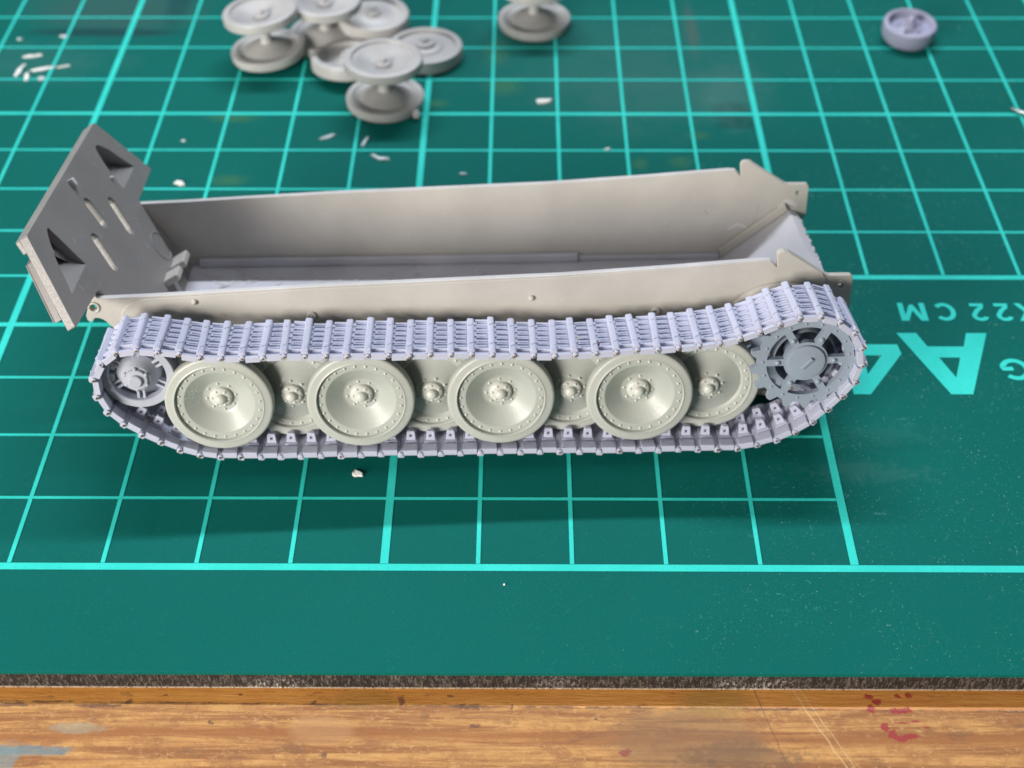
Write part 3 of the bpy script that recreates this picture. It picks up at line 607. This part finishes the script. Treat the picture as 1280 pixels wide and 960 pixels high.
# ------------------------------------------------------------------ crumbs and slivers
def shard(name, x, y, pts, h, label, mat_=M_CHIP, group=None, rz=0, cat='debris'):
    r = random.Random(int(x*100)+int(y*977)); n = len(pts)
    v = [(a, b, .001) for a, b in pts]+[(a*.8, b*.8, h*r.uniform(.5, 1.2)) for a, b in pts]
    f_ = [tuple(range(n-1, -1, -1)), tuple(range(n, 2*n))]+[(i, (i+1) % n, (i+1) % n+n, i+n) for i in range(n)]
    o = put(name, MB().add(v, f_).mesh(name, 5), mat_, None, (x, y, Z+.002), (0, 0, rz)); return thing(o, label, cat, group)
def blobp(rx, ry, n=11, seed=1, rag=.35):
    r = random.Random(seed); return [(rx*cos(2*pi*i/n)*(1+r.uniform(-rag, rag)), ry*sin(2*pi*i/n)*(1+r.uniform(-rag, rag))) for i in range(n)]
shard('plastic_chip', -.40, 1.37, [(-.055, .02), (-.03, .075), (-.005, .05), (.03, .055), (.075, .0), (.07, -.04), (.02, -.035), (-.02, -.045), (-.05, -.02)], .02, 'white chip lying in the shadow in front of the track')
shard('plastic_chip', 1.28, -.24, blobp(.013, .013, 7, 3), .012, 'tiny white speck on the bare mat strip in front of the tank')
shard('plastic_chip', -3.41, 7.13, blobp(.08, .05, 9, 4, .5), .03, 'white crumb on the mat behind the left end of the hull')
shard('plastic_chip', 1.80, 9.34, [(-.13, .05), (-.06, .03), (.02, .05), (.14, .07), (.08, -.02), (.0, -.06), (-.1, -.06)], .04, 'white shard under the wheel pair that stands alone')
shard('plastic_sliver', -1.42, 8.34, [(-.13, -.07), (-.05, .01), (.08, .08), (.13, .07), (.06, -.01), (-.02, -.05)], .03, 'curved clear sliver left of the front wheel pair', M_SLIVER)
shard('plastic_sliver', -.86, 8.21, [(-.05, -.11), (-.02, .04), (.03, .13), (.06, .11), (.02, -.02), (-.01, -.11)], .03, 'short clear sliver just below the front wheel pair', M_SLIVER)
shard('plastic_sliver', -.60, 7.79, [(-.16, .09), (-.13, .1), (-.02, -.0), (.13, -.01), (.14, -.07), (-.02, -.06), (-.1, .01)], .03, 'hooked clear sliver nearest the hull below the front wheel pair', M_SLIVER)
shard('plastic_sliver', .61, 7.38, blobp(.06, .025, 8, 6, .3), .015, 'pale flake on the mat close behind the middle of the hull', M_SLIVER)
cl = [(-6.42, 10.72, [(-.16, -.02), (-.05, .03), (.04, .015), (.15, .05), (.17, -.02), (.03, -.05), (-.1, -.06)], .1), (-6.5, 10.28, [(-.03, -.2), (-.05, .02), (.0, .2), (.05, .17), (.02, .05), (.05, -.05), (.02, -.2)], -.1), (-6.15, 10.32, [(-.2, -.05), (-.05, .01), (.08, .06), (.2, .05), (.12, -.01), (.0, -.06), (-.12, -.08)], .1), (-6.34, 10.08, [(-.03, -.13), (-.04, .06), (.01, .14), (.04, .02), (.02, -.13)], .2), (-6.1, 10.02, [(-.06, .01), (.0, .07), (.07, .03), (.05, -.05), (-.02, -.07)], 0), (-5.85, 10.38, [(-.11, -.03), (.0, .025), (.13, .05), (.1, .0), (-.02, -.03)], .1)]
lb = ['white flake at the back left of the flake cluster', 'upright white flake at the left side of the flake cluster', 'longest white flake in the middle of the flake cluster', 'narrow white flake at the front of the flake cluster', 'round white flake at the front right of the flake cluster', 'thin white flake pointing right out of the flake cluster']
for (x, y, pts, rz), l_ in zip(cl, lb): shard('glue_flake', x, y, pts, .014, l_, M_SLIVER if rz == 0 else M_CHIP, 'white flakes at the left edge of the mat', rz)
for x, y, r_, l_ in ((-6.75, 11.25, .06, 'small pale flake at the left edge above the flake cluster'), (-6.95, 9.9, .05, 'small pale flake at the left edge below the flake cluster'), (-6.05, 11.35, .07, 'small pale flake above the flake cluster beside the dark stain'), (-3.55, 8.23, .035, 'tiny pale fleck on a grid line left of the heap'), (2.72, 8.03, .05, 'pale fleck on the grid behind the right half of the hull')):
    shard('glue_flake', x, y, blobp(r_, r_*.6, 8, int(abs(x)*10)), .015, l_, M_SLIVER, 'white flakes at the left edge of the mat' if x < -6 else None)
nd = MB().lathe([(0, 0), (.018, -.02), (.028, -.2), (.03, -1.4), (0, -1.4)], 12)
no = put('needle', nd.mesh('needle', 40), M_STEEL, None, (8.87, 9.13, .04), (0, 0, radians(-135))); thing(no, 'thin metal rod end poking in at the right edge of the mat', 'metal rod')
